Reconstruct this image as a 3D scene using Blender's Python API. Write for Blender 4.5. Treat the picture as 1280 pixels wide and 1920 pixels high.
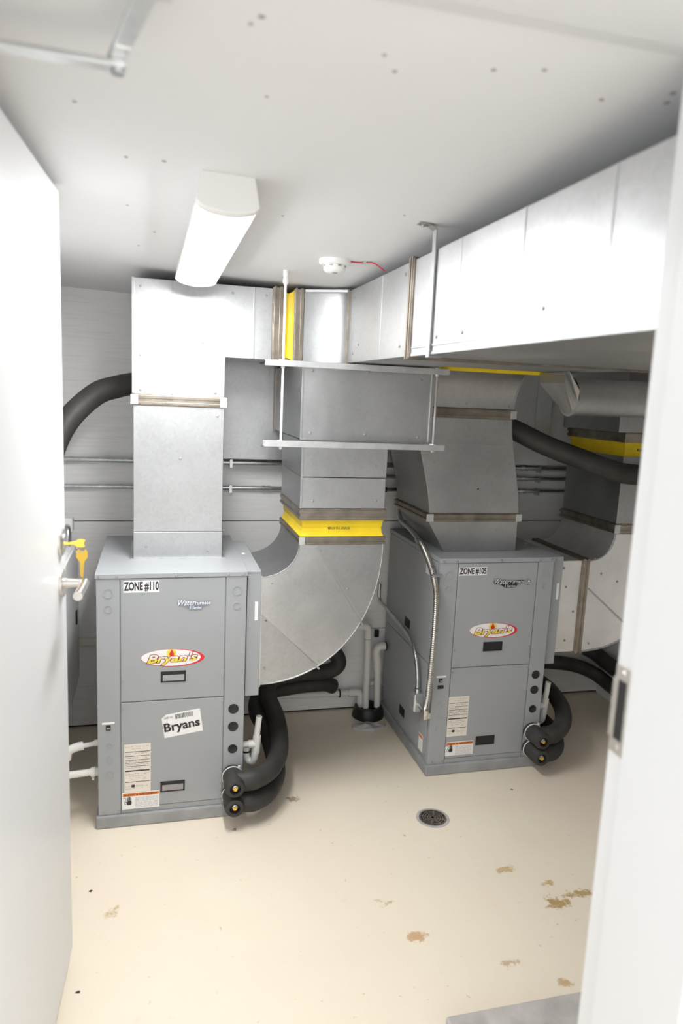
import bpy, bmesh, math, random
from mathutils import Vector, Matrix
random.seed(7)
for o in list(bpy.data.objects): bpy.data.objects.remove(o, do_unlink=True)
sc = bpy.context.scene
COL = sc.collection
# ------------------------------------------------------------------ camera, light, exposure
cam = bpy.data.cameras.new('camera'); cam_o = bpy.data.objects.new('camera', cam); COL.objects.link(cam_o)
cam.sensor_fit = 'VERTICAL'; cam.sensor_height = 36.0; cam.sensor_width = 24.0; cam.lens = 25.29
cam.clip_start = .02; cam.clip_end = 60
CR = ((.967692, -.248180, .044488), (-.002074, .168603, .985682), (.252128, .953928, -.162641))
m = Matrix.Identity(4)
for i in range(3):
    m[i][0] = CR[0][i]; m[i][1] = CR[1][i]; m[i][2] = -CR[2][i]
m[2][3] = 1.68
cam_o.matrix_world = m
cam.dof.use_dof = True; cam.dof.focus_distance = 2.85; cam.dof.aperture_fstop = 2.2
sc.camera = cam_o
world = bpy.data.worlds.new('world'); sc.world = world; world.use_nodes = True
world.node_tree.nodes['Background'].inputs[0].default_value = (.97, .985, 1.0, 1)
world.node_tree.nodes['Background'].inputs[1].default_value = .74
LED = 24.5
vs = sc.view_settings; vs.view_transform = 'Standard'; vs.look = 'None'; vs.gamma = 1; vs.use_curve_mapping = False
vs.exposure = 1.42

# ------------------------------------------------------------------ materials
def mat(name, col, rough=.5, metal=0., var=0., scale=20., bump=0., bscale=200., emit=None, stretch=None, rvar=0., col2=None):
    M = bpy.data.materials.new(name); M.use_nodes = True
    nt = M.node_tree; b = nt.nodes['Principled BSDF']
    b.inputs['Base Color'].default_value = (*col, 1); b.inputs['Roughness'].default_value = rough; b.inputs['Metallic'].default_value = metal
    if var or bump or rvar or col2:
        tc = nt.nodes.new('ShaderNodeTexCoord'); mp = nt.nodes.new('ShaderNodeMapping')
        nt.links.new(tc.outputs['Object'], mp.inputs[0])
        if stretch: mp.inputs['Scale'].default_value = stretch
    if var or col2 or rvar:
        n = nt.nodes.new('ShaderNodeTexNoise'); n.inputs['Scale'].default_value = scale; n.inputs['Detail'].default_value = 5
        nt.links.new(mp.outputs[0], n.inputs['Vector'])
        r = nt.nodes.new('ShaderNodeValToRGB'); r.color_ramp.elements[0].position = .3; r.color_ramp.elements[1].position = .7
        c2 = col2 if col2 else tuple(max(0, c * (1 - var)) for c in col)
        r.color_ramp.elements[0].color = (*c2, 1); r.color_ramp.elements[1].color = (*[min(1, c * (1 + var * .4)) for c in col], 1)
        nt.links.new(n.outputs['Fac'], r.inputs[0]); nt.links.new(r.outputs[0], b.inputs['Base Color'])
        if rvar:
            mr = nt.nodes.new('ShaderNodeMapRange'); mr.inputs[3].default_value = rough - rvar; mr.inputs[4].default_value = rough + rvar
            nt.links.new(n.outputs['Fac'], mr.inputs[0]); nt.links.new(mr.outputs[0], b.inputs['Roughness'])
    if bump:
        n2 = nt.nodes.new('ShaderNodeTexNoise'); n2.inputs['Scale'].default_value = bscale; n2.inputs['Detail'].default_value = 3
        nt.links.new(mp.outputs[0], n2.inputs['Vector'])
        bp = nt.nodes.new('ShaderNodeBump'); bp.inputs['Strength'].default_value = bump; bp.inputs['Distance'].default_value = .002
        nt.links.new(n2.outputs['Fac'], bp.inputs['Height']); nt.links.new(bp.outputs[0], b.inputs['Normal'])
    if emit:
        b.inputs['Emission Color'].default_value = (*col, 1); b.inputs['Emission Strength'].default_value = emit
    return M

def galv_mat(name, col, rough, dark, spangle=.05):
    M = mat(name, col, rough, 1.0)
    nt = M.node_tree; b = nt.nodes['Principled BSDF']
    tc = nt.nodes.new('ShaderNodeTexCoord')
    vo = nt.nodes.new('ShaderNodeTexVoronoi'); vo.inputs['Scale'].default_value = 90
    n = nt.nodes.new('ShaderNodeTexNoise'); n.inputs['Scale'].default_value = 3.2; n.inputs['Detail'].default_value = 3
    nt.links.new(tc.outputs['Object'], vo.inputs['Vector']); nt.links.new(tc.outputs['Object'], n.inputs['Vector'])
    r = nt.nodes.new('ShaderNodeValToRGB'); r.color_ramp.elements[0].position = .35; r.color_ramp.elements[1].position = .65
    r.color_ramp.elements[0].color = (*dark, 1); r.color_ramp.elements[1].color = (*col, 1)
    nt.links.new(n.outputs['Fac'], r.inputs[0])
    mx = nt.nodes.new('ShaderNodeMix'); mx.data_type = 'RGBA'; mx.blend_type = 'OVERLAY'; mx.inputs[0].default_value = spangle
    nt.links.new(r.outputs[0], mx.inputs[6]); nt.links.new(vo.outputs['Color'], mx.inputs[7])
    hs = nt.nodes.new('ShaderNodeHueSaturation'); hs.inputs['Saturation'].default_value = .25
    nt.links.new(mx.outputs[2], hs.inputs['Color']); nt.links.new(hs.outputs[0], b.inputs['Base Color'])
    mr = nt.nodes.new('ShaderNodeMapRange'); mr.inputs[3].default_value = rough - .07; mr.inputs[4].default_value = rough + .1
    nt.links.new(n.outputs['Fac'], mr.inputs[0]); nt.links.new(mr.outputs[0], b.inputs['Roughness'])
    n3 = nt.nodes.new('ShaderNodeTexNoise'); n3.inputs['Scale'].default_value = 7
    nt.links.new(tc.outputs['Object'], n3.inputs['Vector'])
    bp = nt.nodes.new('ShaderNodeBump'); bp.inputs['Strength'].default_value = .12; bp.inputs['Distance'].default_value = .02
    nt.links.new(n3.outputs['Fac'], bp.inputs['Height']); nt.links.new(bp.outputs[0], b.inputs['Normal'])
    return M

MT = {}
MT['galv'] = galv_mat('galvanized', (.49, .515, .535), .42, (.43, .455, .47))
MT['galv_dull'] = galv_mat('galvanized_dull', (.50, .52, .52), .44, (.40, .42, .42))
MT['galv_b'] = galv_mat('galvanized_bright', (.58, .60, .615), .36, (.50, .525, .54))
MT['screw'] = mat('screw_steel', (.40, .405, .41), .42, .7)
MT['galv_pale'] = galv_mat('galvanized_floor_reflection', (.97, .94, .86), .45, (.78, .76, .70))  # cream brightness of the floor's reflection painted into the metal colour
MT['flange'] = mat('flange_steel', (.37, .325, .27), .36, .9, var=.35, scale=14, stretch=(1, 1, 1))
MT['paint'] = mat('grey_enamel', (.375, .39, .405), .42, 0, var=.05, scale=3, bump=.05, bscale=500)
MT['pad'] = mat('grey_plastic_pad', (.35, .355, .36), .6, 0, var=.25, scale=9)
MT['yellow'] = mat('yellow_vinyl', (.88, .63, .015), .45, 0, var=.12, scale=12)
MT['rubber'] = mat('black_foam_rubber', (.028, .026, .025), .6, 0, rvar=.12, scale=10, col2=(.05, .045, .041), bump=.25, bscale=60)
MT['pvc'] = mat('white_pvc', (.83, .81, .77), .35)
MT['door'] = mat('white_door_paint', (.78, .785, .79), .38)
MT['jamb'] = mat('white_frame_paint', (.64, .645, .65), .45)
MT['emt'] = mat('conduit_steel', (.62, .65, .65), .3, .95, var=.2, scale=30)
MT['flex'] = mat('flexible_conduit_steel', (.60, .58, .54), .3, 1, var=.2, scale=40)
MT['steel'] = mat('brushed_steel', (.74, .71, .67), .28, 1, var=.08, scale=60)
MT['zinc'] = mat('zinc_strut', (.72, .73, .73), .4, .9, var=.12, scale=25)
MT['brass'] = mat('brass', (.85, .56, .09), .3, .9)
MT['black'] = mat('black_plastic', (.012, .012, .013), .45)
MT['darkgap'] = mat('dark_cavity', (.02, .02, .02), .9)
MT['label'] = mat('white_label', (.90, .895, .89), .4)
MT['cream'] = mat('cream_label', (.82, .76, .68), .5)
MT['orange'] = mat('orange_print', (.80, .22, .02), .5)
MT['red'] = mat('red_print', (.72, .02, .02), .4)
MT['darkred'] = mat('dark_red_print', (.38, .02, .04), .4)
MT['sun'] = mat('yellow_print', (.86, .72, .08), .4)
MT['ink'] = mat('black_ink', (.03, .025, .03), .5)
MT['inkgrey'] = mat('grey_ink', (.35, .33, .33), .5)
MT['blueplate'] = mat('slate_blue_plate', (.20, .24, .32), .4, .3)
MT['silver'] = mat('silver_lettering', (.82, .82, .83), .3, .4)
MT['plastic'] = mat('white_plastic', (.85, .84, .82), .4)
MT['redwire'] = mat('red_wire', (.55, .02, .05), .4)
MT['concrete'] = mat('raw_concrete', (.52, .49, .46), .85, 0, var=.25, scale=14, bump=.3, bscale=120)
MT['lens'] = mat('diffuser_lens', (.98, .99, 1.0), .4, 0, emit=LED)
MT['paper'] = mat('crumpled_plastic', (.55, .54, .52), .35)
MT['filltext'] = mat('white_over_yellow_print', (.86, .72, .08), .4)
def split_fill(M):
    nt = M.node_tree; b = nt.nodes['Principled BSDF']
    tc = nt.nodes.new('ShaderNodeTexCoord'); sp = nt.nodes.new('ShaderNodeSeparateXYZ')
    nt.links.new(tc.outputs['Object'], sp.inputs[0])
    mr = nt.nodes.new('ShaderNodeMapRange'); mr.inputs[1].default_value = .64; mr.inputs[2].default_value = .70; nt.links.new(sp.outputs['Z'], mr.inputs[0])
    r = nt.nodes.new('ShaderNodeValToRGB'); r.color_ramp.interpolation = 'CONSTANT'
    r.color_ramp.elements[0].color = (.86, .74, .08, 1); r.color_ramp.elements[1].position = .50; r.color_ramp.elements[1].color = (.88, .87, .8, 1)
    nt.links.new(mr.outputs[0], r.inputs[0]); nt.links.new(r.outputs[0], b.inputs['Base Color'])
split_fill(MT['filltext'])

def wall_mat():
    M = mat('painted_plywood', (.90, .89, .875), .5)
    nt = M.node_tree; b = nt.nodes['Principled BSDF']
    tc = nt.nodes.new('ShaderNodeTexCoord'); mp = nt.nodes.new('ShaderNodeMapping'); mp.inputs['Scale'].default_value = (2, 2, 60)
    n = nt.nodes.new('ShaderNodeTexNoise'); n.inputs['Scale'].default_value = 2.5; n.inputs['Detail'].default_value = 6
    nt.links.new(tc.outputs['Object'], mp.inputs[0]); nt.links.new(mp.outputs[0], n.inputs['Vector'])
    r = nt.nodes.new('ShaderNodeValToRGB'); r.color_ramp.elements[0].position = .3; r.color_ramp.elements[1].position = .5
    r.color_ramp.elements[0].color = (.84, .825, .81, 1); r.color_ramp.elements[1].color = (.90, .89, .875, 1)
    nt.links.new(n.outputs['Fac'], r.inputs[0]); nt.links.new(r.outputs[0], b.inputs['Base Color'])
    bp = nt.nodes.new('ShaderNodeBump'); bp.inputs['Strength'].default_value = .25; bp.inputs['Distance'].default_value = .003
    nt.links.new(n.outputs['Fac'], bp.inputs['Height']); nt.links.new(bp.outputs[0], b.inputs['Normal'])
    return M
MT['wall'] = wall_mat()
MT['ceil'] = mat('ceiling_paint', (.76, .762, .77), .6, 0, var=.025, scale=2.2, bump=.15, bscale=45)

def floor_mat():
    M = mat('painted_concrete_floor', (.78, .68, .53), .38)
    nt = M.node_tree; b = nt.nodes['Principled BSDF']; L = nt.links.new
    tc = nt.nodes.new('ShaderNodeTexCoord')
    def noise(s, d=6, rough=.6):
        n = nt.nodes.new('ShaderNodeTexNoise'); n.inputs['Scale'].default_value = s; n.inputs['Detail'].default_value = d
        n.inputs['Roughness'].default_value = rough; L(tc.outputs['Object'], n.inputs['Vector']); return n
    def ramp(p0, c0, p1, c1):
        r = nt.nodes.new('ShaderNodeValToRGB'); e = r.color_ramp.elements
        e[0].position = p0; e[0].color = (*c0, 1); e[1].position = p1; e[1].color = (*c1, 1); return r
    r1 = ramp(.3, (.88, .765, .625), .7, (.91, .825, .665)); L(noise(1.3).outputs['Fac'], r1.inputs[0])
    cur = r1.outputs[0]
    def over(fac, col):
        nonlocal cur
        mx = nt.nodes.new('ShaderNodeMix'); mx.data_type = 'RGBA'
        L(fac, mx.inputs[0]); L(cur, mx.inputs[6]); mx.inputs[7].default_value = (*col, 1); cur = mx.outputs[2]
    rs = ramp(.62, (0, 0, 0), .80, (.35, .35, .35)); L(noise(9, 8, .75).outputs['Fac'], rs.inputs[0]); over(rs.outputs[0], (.58, .44, .28))
    rp = ramp(.70, (0, 0, 0), .76, (.7, .7, .7)); L(noise(42, 3, .5).outputs['Fac'], rp.inputs[0]); over(rp.outputs[0], (.62, .47, .30))
    blot = noise(28, 8, .7)
    for (x, y, rx, ry, col, thr) in [(1.335, 1.935, .075, .06, (.42, .25, .06), .47), (1.43, 1.96, .10, .045, (.46, .30, .09), .49),
                                     (1.36, 2.03, .07, .04, (.55, .38, .13), .54), (.80, 1.885, .06, .05, (.62, .37, .19), .47), (1.235, 2.13, .07, .05, (.58, .41, .18), .53),
                                     (.74, 2.05, .08, .05, (.62, .44, .28), .56), (1.17, 1.62, .05, .04, (.58, .40, .18), .5), (-.13, 2.18, .05, .08, (.62, .47, .25), .54),
                                     (.56, 2.72, .05, .05, (.35, .25, .16), .5), (1.05, 1.72, .06, .05, (.60, .44, .26), .55)]:
        mp = nt.nodes.new('ShaderNodeMapping'); mp.vector_type = 'POINT'
        mp.inputs['Location'].default_value = (-x / rx, -y / ry, 0); mp.inputs['Scale'].default_value = (1 / rx, 1 / ry, 1)
        L(tc.outputs['Object'], mp.inputs[0])
        ln = nt.nodes.new('ShaderNodeVectorMath'); ln.operation = 'LENGTH'; L(mp.outputs[0], ln.inputs[0])
        mr = nt.nodes.new('ShaderNodeMapRange'); mr.inputs[1].default_value = .2; mr.inputs[2].default_value = 1.25; mr.inputs[3].default_value = .16; mr.inputs[4].default_value = -.30
        L(ln.outputs['Value'], mr.inputs[0])
        ad = nt.nodes.new('ShaderNodeMath'); ad.operation = 'ADD'; L(blot.outputs['Fac'], ad.inputs[0]); L(mr.outputs[0], ad.inputs[1])
        rr = ramp(thr + .03, (0, 0, 0), thr + .13, (.85, .85, .85)); L(ad.outputs[0], rr.inputs[0]); over(rr.outputs[0], col)
    L(cur, b.inputs['Base Color'])
    bp = nt.nodes.new('ShaderNodeBump'); bp.inputs['Strength'].default_value = .12; bp.inputs['Distance'].default_value = .003
    L(noise(60, 4).outputs['Fac'], bp.inputs['Height']); L(bp.outputs[0], b.inputs['Normal'])
    return M
MT['floor'] = floor_mat()

# ------------------------------------------------------------------ mesh helpers
class G:
    def __init__(s): s.v = []; s.f = []
    def add(s, vs_, fs):
        n = len(s.v); s.v += [tuple(p) for p in vs_]; s.f += [tuple(n + i for i in q) for q in fs]; return s
    def box(s, x0, x1, y0, y1, z0, z1):
        return s.add([(x0, y0, z0), (x1, y0, z0), (x1, y1, z0), (x0, y1, z0), (x0, y0, z1), (x1, y0, z1), (x1, y1, z1), (x0, y1, z1)],
                     [(0, 3, 2, 1), (4, 5, 6, 7), (0, 1, 5, 4), (1, 2, 6, 5), (2, 3, 7, 6), (3, 0, 4, 7)])
    def loft(s, rings, cap=True, closed=False):
        n = len(rings[0]); vs_ = [p for r in rings for p in r]; fs = []
        R = len(rings)
        for i in range(R if closed else R - 1):
            a, b_ = i * n, ((i + 1) % R) * n
            for k in range(n): fs.append((a + k, a + (k + 1) % n, b_ + (k + 1) % n, b_ + k))
        if cap and not closed: fs += [tuple(range(n - 1, -1, -1)), tuple((R - 1) * n + k for k in range(n))]
        return s.add(vs_, fs)
    def prism(s, poly, axis, a0, a1):
        # poly: 2D points; axis 'y': (x,z) swept in y; 'x': (y,z) swept in x; 'z': (x,y) swept in z
        f = {'y': lambda p, t: (p[0], t, p[1]), 'x': lambda p, t: (t, p[0], p[1]), 'z': lambda p, t: (p[0], p[1], t)}[axis]
        return s.loft([[f(p, a0) for p in poly], [f(p, a1) for p in poly]])
    def cyl(s, p0, p1, r0, r1=None, n=20, cap=True):
        r1 = r0 if r1 is None else r1
        return s.loft([circle(p0, Vector(p1) - Vector(p0), r0, n), circle(p1, Vector(p1) - Vector(p0), r1, n)], cap)
    def rev(s, p0, axis, prof, n=24, cap=True):
        p0 = Vector(p0); ax = Vector(axis).normalized()
        return s.loft([circle(p0 + ax * t, ax, max(r, 1e-5), n) for t, r in prof], cap)
    def tube(s, pts, r, n=14, cap=True, rfun=None):
        pts = [Vector(p) for p in pts]; rings = []; nrm = None
        for i, p in enumerate(pts):
            t = (pts[min(i + 1, len(pts) - 1)] - pts[max(i - 1, 0)]).normalized()
            if nrm is None:
                nrm = t.cross(Vector((0, 0, 1)))
                if nrm.length < .05: nrm = t.cross(Vector((1, 0, 0)))
            nrm = (nrm - t * nrm.dot(t)).normalized(); bn = t.cross(nrm)
            rr = rfun(i) if rfun else r
            rings.append([p + (nrm * math.cos(a) + bn * math.sin(a)) * rr for a in [2 * math.pi * k / n for k in range(n)]])
        return s.loft(rings, cap)
def circle(c, ax, r, n):
    ax = Vector(ax).normalized(); u = ax.cross(Vector((0, 0, 1)))
    if u.length < .01: u = Vector((1, 0, 0))
    u.normalize(); w = ax.cross(u); c = Vector(c)
    return [c + (u * math.cos(2 * math.pi * k / n) + w * math.sin(2 * math.pi * k / n)) * r for k in range(n)]
def spline(pts, seg=8):
    P = [Vector(p) for p in pts]; P = [P[0] * 2 - P[1]] + P + [P[-1] * 2 - P[-2]]; out = []
    for i in range(1, len(P) - 2):
        for k in range(seg):
            t = k / seg; a, b, c, d = P[i - 1:i + 3]
            out.append(.5 * ((2 * b) + (c - a) * t + (2 * a - 5 * b + 4 * c - d) * t * t + (3 * b - a - 3 * c + d) * t ** 3))
    out.append(P[-2]); return out
def arc(cx, cy, rx, ry, a0, a1, n=12, e=1.0):
    out = []
    for i in range(n + 1):
        a = math.radians(a0 + (a1 - a0) * i / n); c, s_ = math.cos(a), math.sin(a)
        out.append((cx + rx * math.copysign(abs(c) ** e, c), cy + ry * math.copysign(abs(s_) ** e, s_)))
    return out

ORG = {}
def finish(me, smooth):
    bm = bmesh.new(); bm.from_mesh(me); bmesh.ops.recalc_face_normals(bm, faces=bm.faces); bm.to_mesh(me); bm.free()
    if smooth:
        for p in me.polygons: p.use_smooth = True
        me.set_sharp_from_angle(angle=math.radians(38))
def link(name, me, material, parent=None, bev=0., org=(0, 0, 0)):
    o = bpy.data.objects.new(name, me); COL.objects.link(o)
    if material and not me.materials: me.materials.append(MT[material])
    if parent is not None:
        o.parent = parent; ORG[o.name] = ORG[parent.name]
    else:
        o.location = org; ORG[o.name] = Vector(org)
    if bev:
        b = o.modifiers.new('bevel', 'BEVEL'); b.width = bev; b.segments = 2; b.limit_method = 'ANGLE'; b.angle_limit = math.radians(40)
    return o
def obj(name, g, material, parent=None, bev=0., smooth=False, org=None, label=None, cat=None, group=None, kind=None, local=False):
    L0 = Vector((0, 0, 0)) if local else (ORG[parent.name] if parent is not None else Vector(org or base_of(g)))
    me = bpy.data.meshes.new(name); me.from_pydata([tuple(Vector(p) - L0) for p in g.v], [], g.f); me.update()
    finish(me, smooth)
    o = link(name, me, material, parent, bev, L0)
    tag(o, label, cat, group, kind); return o
def base_of(g):
    xs, ys, zs = zip(*g.v); return ((min(xs) + max(xs)) / 2, (min(ys) + max(ys)) / 2, min(zs))
def tag(o, label=None, cat=None, group=None, kind=None):
    for k, v in (('label', label), ('category', cat), ('group', group), ('kind', kind)):
        if v: o[k] = v
    return o
def thing(name, loc, label, cat, group=None, rotz=0.):
    o = bpy.data.objects.new(name, None); COL.objects.link(o); o.location = loc; o.rotation_euler = (0, 0, rotz)
    o.empty_display_size = .1; ORG[o.name] = Vector(loc); return tag(o, label, cat, group)
def share(src, name, parent, world_pos, label=None):
    """another object with the mesh of src, placed at world_pos under parent"""
    o = bpy.data.objects.new(name, src.data); COL.objects.link(o); o.parent = parent
    o.location = Vector(world_pos) - ORG[parent.name]; ORG[o.name] = ORG[parent.name]
    if label: o['label'] = label
    return o
# shared little meshes: hex screw head facing -Y, -X
def screw_mesh(name, ax):
    g = G(); a = Vector(ax); g.rev((0, 0, 0), a, [(-.001, .0062), (.0010, .0062), (.0012, .0042), (.0036, .0040), (.0040, .0032)], 10)
    me = bpy.data.meshes.new(name); me.from_pydata(g.v, [], g.f); finish(me, False); me.materials.append(MT['screw']); return me
SCREW = {k: screw_mesh('screw_' + k, v) for k, v in (('-y', (0, -1, 0)), ('-x', (-1, 0, 0)), ('-z', (0, 0, -1)))}
def screw(parent, p, ax='-y'):
    o = bpy.data.objects.new('screw', SCREW[ax]); COL.objects.link(o); o.parent = parent
    o.location = Vector(p) - ORG[parent.name]; ORG[o.name] = ORG[parent.name]; return o
# text as a flat mesh facing -Y, fitted to w x h, centre at c
def text(name, body, c, w, h, material, parent, bold=0., shear=0., rot=0., depth=.0006, face='-y'):
    cu = bpy.data.curves.new('t', 'FONT'); cu.body = body; cu.size = 1; cu.shear = shear; cu.extrude = 0; cu.resolution_u = 3
    ob = bpy.data.objects.new('t', cu); m0 = bpy.data.meshes.new_from_object(ob)
    xs = [v.co.x for v in m0.vertices]; ys = [v.co.y for v in m0.vertices]; bpy.data.meshes.remove(m0)
    cu.offset = bold; cu.update_tag(); me = bpy.data.meshes.new_from_object(ob)
    bpy.data.objects.remove(ob); bpy.data.curves.remove(cu)
    x0, x1, y0, y1 = min(xs), max(xs), min(ys), max(ys); sx, sy = w / (x1 - x0), h / (y1 - y0)
    L0 = ORG[parent.name]; cr, sr = math.cos(rot), math.sin(rot)
    for v in me.vertices:
        u, t = (v.co.x - (x0 + x1) / 2) * sx, (v.co.y - (y0 + y1) / 2) * sy
        u, t = u * cr - t * sr, u * sr + t * cr
        p = Vector((c[0] + u, c[1], c[2] + t)) if face == '-y' else Vector((c[0], c[1] - u, c[2] + t))
        v.co = p - L0
    me.name = name
    return link(name, me, material, parent)
def plate(g, x0, x1, z0, z1, y, th=.0006): return g.box(x0, x1, y - th, y, z0, z1)
def poly_y(pts, y, th=.0006): return G().prism(pts, 'y', y - th, y)

# ducts: a flange band round a rectangular duct
def flange(parent, axis, r, a0, a1, out=.012, clips=()):
    u0, u1, w0, w1 = r
    def bx(g, o_, b0, b1):
        if axis == 'z': g.box(u0 - o_, u1 + o_, w0 - o_, w1 + o_, b0, b1)
        if axis == 'x': g.box(b0, b1, u0 - o_, u1 + o_, w0 - o_, w1 + o_)
        if axis == 'y': g.box(u0 - o_, u1 + o_, b0, b1, w0 - o_, w1 + o_)
    g = G(); t = (a1 - a0)
    bx(g, out * .55, a0, a1); bx(g, out, a0 + .1 * t, a0 + .32 * t); bx(g, out, a0 + .62 * t, a0 + .9 * t)
    o = obj('flange', g, 'flange', parent, bev=.001)
    for (x, y, z, sx, sy, sz) in clips:
        obj('corner_clip', G().box(x - sx, x + sx, y - sy, y + sy, z - sz, z + sz), 'zinc', o, bev=.001)
    return o
def pinch(parent, axis, r, a0, a1, inn=.018, n=8):
    """fabric connector, its waist drawn in"""
    u0, u1, w0, w1 = r; rings = []
    for i in range(n + 1):
        t = i / n; d = inn * (1 - abs(2 * t - 1)) + .002 * math.sin(9 * t); a = a0 + (a1 - a0) * t
        q = [(u0 + d, w0 + d), (u1 - d, w0 + d), (u1 - d, w1 - d), (u0 + d, w1 - d)]
        rings.append([{'z': (p[0], p[1], a), 'x': (a, p[0], p[1]), 'y': (p[0], a, p[1])}[axis] for p in q])
    o = obj('flexible_connector', G().loft(rings), 'yellow', parent)
    o['label'] = 'yellow fabric connector between two flanges'
    return o

# ================================================================== the room
def ceil_z(x, y): return 2.106 - .03 * (x - .455) - .045 * (y - 2.66)
XL, XR, YB, YF0, YF1 = -.44, 2.54, 3.52, .80, .95
obj('floor', G().box(-1.6, 2.9, -1.6, 3.7, -.1, 0), 'floor', org=(0, 0, 0), kind='structure', label='beige painted concrete floor with brown stains')
g = G(); q = [(-.6, YF0), (2.7, YF0), (2.7, 3.7), (-.6, 3.7)]
g.loft([[(x, y, ceil_z(x, y)) for x, y in q], [(x, y, 2.4) for x, y in q]])
ceiling = obj('ceiling', g, 'ceil', org=(0, 0, 0), kind='structure', label='white painted ceiling dotted with nail heads')
for x, y, r in [(.142, 1.087, .006), (.185, 1.324, .004), (.498, 1.099, .005), (.568, 1.071, .005), (.787, 1.06, .006), (.80, 1.09, .006), (.13, 1.11, .004),
                (.33, 1.12, .004), (.36, 1.16, .005), (.70, 1.12, .005), (.02, 1.72, .006), (-.06, 1.73, .005), (-.14, 1.48, .005), (.0, 2.35, .005), (-.07, 2.1, .004), (-.05, 2.55, .004), (.33, 2.0, .004), (.62, 1.85, .004)]:
    obj('nail_head', G().rev((x, y, ceil_z(x, y)), (0, 0, -1), [(-.001, r), (.0012, r * .8)], 8), 'inkgrey', ceiling)
wb = obj('wall_back', G().box(XL - .1, XR + .1, YB + .012, YB + .12, 0, 2.3), 'darkgap', org=(0, 0, 0), kind='structure', label='white painted plywood back wall')
for z0, z1 in ((.012, .448), (.452, 1.032), (1.036, 2.14)):
    for x0, x1 in ((XL - .05, 1.258), (1.262, XR + .05)):
        obj('plywood_panel', G().box(x0, x1, YB, YB + .014, z0, z1), 'wall', wb, bev=.001)
for (x, z, r) in ((-.215, .945, .018), (-.20, .33, .016), (.66, .17, .008), (.64, .17, .006)):
    obj('plugged_hole', G().cyl((x, YB - .0008, z), (x, YB + .002, z), r, n=16), 'wall', wb)
obj('trim_1', G().box(XL, -.14, YB - .018, YB, .425, .462), 'cream', kind='structure', bev=.003, label='cream ledge strip low on the back wall')
wl = obj('wall_left', G().box(XL - .1, XL, YF1, YB, 0, 2.25), 'wall', org=(0, 0, 0), kind='structure', label='white painted left wall')
wr = obj('wall_right', G().box(XR, XR + .1, YF1, YB, 0, 2.25), 'wall', org=(0, 0, 0), kind='structure', label='white painted right wall')
g = G(); g.box(-1.5, -.315, YF0, YF1, 0, 2.4); g.box(.76, 2.9, YF0, YF1, 0, 2.4); g.box(-.315, .76, YF0, YF1, 2.2, 2.4)
obj('wall_front', g, 'ceil', org=(0, 0, 0), kind='structure', label='white wall around the doorway')
# door frame: rabbet + stop profile
rj = obj('trim_2', G().prism([(.77, .72), (.709, .72), (.709, .903), (.721, .903), (.721, .952), (.77, .952)], 'z', 0, 2.17), 'jamb', bev=.0025, kind='structure', label='white door jamb with the strike plate')
obj('trim_3', G().prism([(-.325, .72), (-.29, .72), (-.29, .903), (-.302, .903), (-.302, .952), (-.325, .952)], 'z', 0, 2.17), 'jamb', bev=.0025, kind='structure', label='white hinge-side door jamb')
obj('trim_4', G().prism([(.72, 2.205), (.72, 2.152), (.903, 2.152), (.903, 2.165), (.952, 2.165), (.952, 2.205)], 'x', -.325, .77), 'jamb', bev=.0025, kind='structure', label='white door head frame')
g = G(); g.box(.7195, .722, .909, .950, 1.127, 1.150); g.box(.7195, .722, .909, .950, 1.250, 1.273); g.box(.7195, .722, .909, .921, 1.150, 1.250); g.box(.7195, .722, .942, .955, 1.150, 1.250)
sp = obj('strike_plate', g, 'steel', rj); sp['label'] = 'steel strike plate'
obj('strike_hole', G().box(.7203, .7215, .921, .942, 1.150, 1.250), 'black', sp)
for z in (1.138, 1.262): obj('plate_screw', G().rev((.7195, .93, z), (-1, 0, 0), [(0, .004), (.0008, .003)], 10), 'steel', sp)

# ================================================================== the door
DA = math.atan2(2.0 - .95, -.229 + .285); DW = math.hypot(1.05, .056)
door = thing('door_1', (-.285, .95, 0), None, None, rotz=DA); door['kind'] = 'structure'; door['label'] = 'white door leaf standing open on the left'
obj('door_leaf', G().box(0, DW, 0, .045, .04, 2.14), 'door', door, bev=.002, local=True)
u0 = DW - .072
dz, hz = 1.272, 1.163
rose = obj('deadbolt', G().rev((u0, 0, dz), (0, -1, 0), [(0, .036), (.006, .036), (.009, .033), (.009, .022), (.012, .02)], 28), 'steel', door, smooth=True, local=True)
rose['label'] = 'round steel deadbolt with a key in it'
hd = obj('lever_handle', G().rev((u0, 0, hz), (0, -1, 0), [(0, .036), (.007, .036), (.009, .034), (.009, .013), (.06, .011)], 28), 'steel', door, smooth=True, local=True)
hd['label'] = 'brushed steel lever handle'
obj('lever', G().tube([(u0 + .004, -.058, hz), (u0 - .06, -.06, hz), (u0 - .125, -.06, hz)], .0115, 20), 'steel', hd, smooth=True, local=True)
obj('latch', G().box(DW - .001, DW + .008, .012, .032, hz - .01, hz + .01), 'steel', door, local=True)
# keys (things of their own)
def key(name, o_, d1, d2, nrm, label):
    """bow at o_, blade along d1, bow width along d2, thickness along nrm"""
    o_, d1, d2, nrm = map(Vector, (o_, d1, d2, nrm)); g = G()
    outl = [(-.022, -.004), (-.026, -.009), (-.02, -.013), (-.008, -.013), (0, -.006), (.004, -.0045), (.03, -.0045), (.036, 0), (.032, .003), (.026, .002), (.022, .0042), (.016, .0025), (.010, .0045), (0, .006), (-.008, .013), (-.02, .013), (-.026, .009), (-.022, .004)]
    g.loft([[o_ + d1 * a + d2 * b + nrm * s_ for a, b in outl] for s_ in (-.0011, .0011)])
    return obj(name, g, 'brass', label=label, cat='key')
rotm = Matrix.Rotation(DA, 3, 'Z')
def dl(u, v, z): return rotm @ Vector((u, v, 0)) + Vector((-.285, .95, z))
nx = rotm @ Vector((0, -1, 0)); ux = rotm @ Vector((1, 0, 0))
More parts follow.
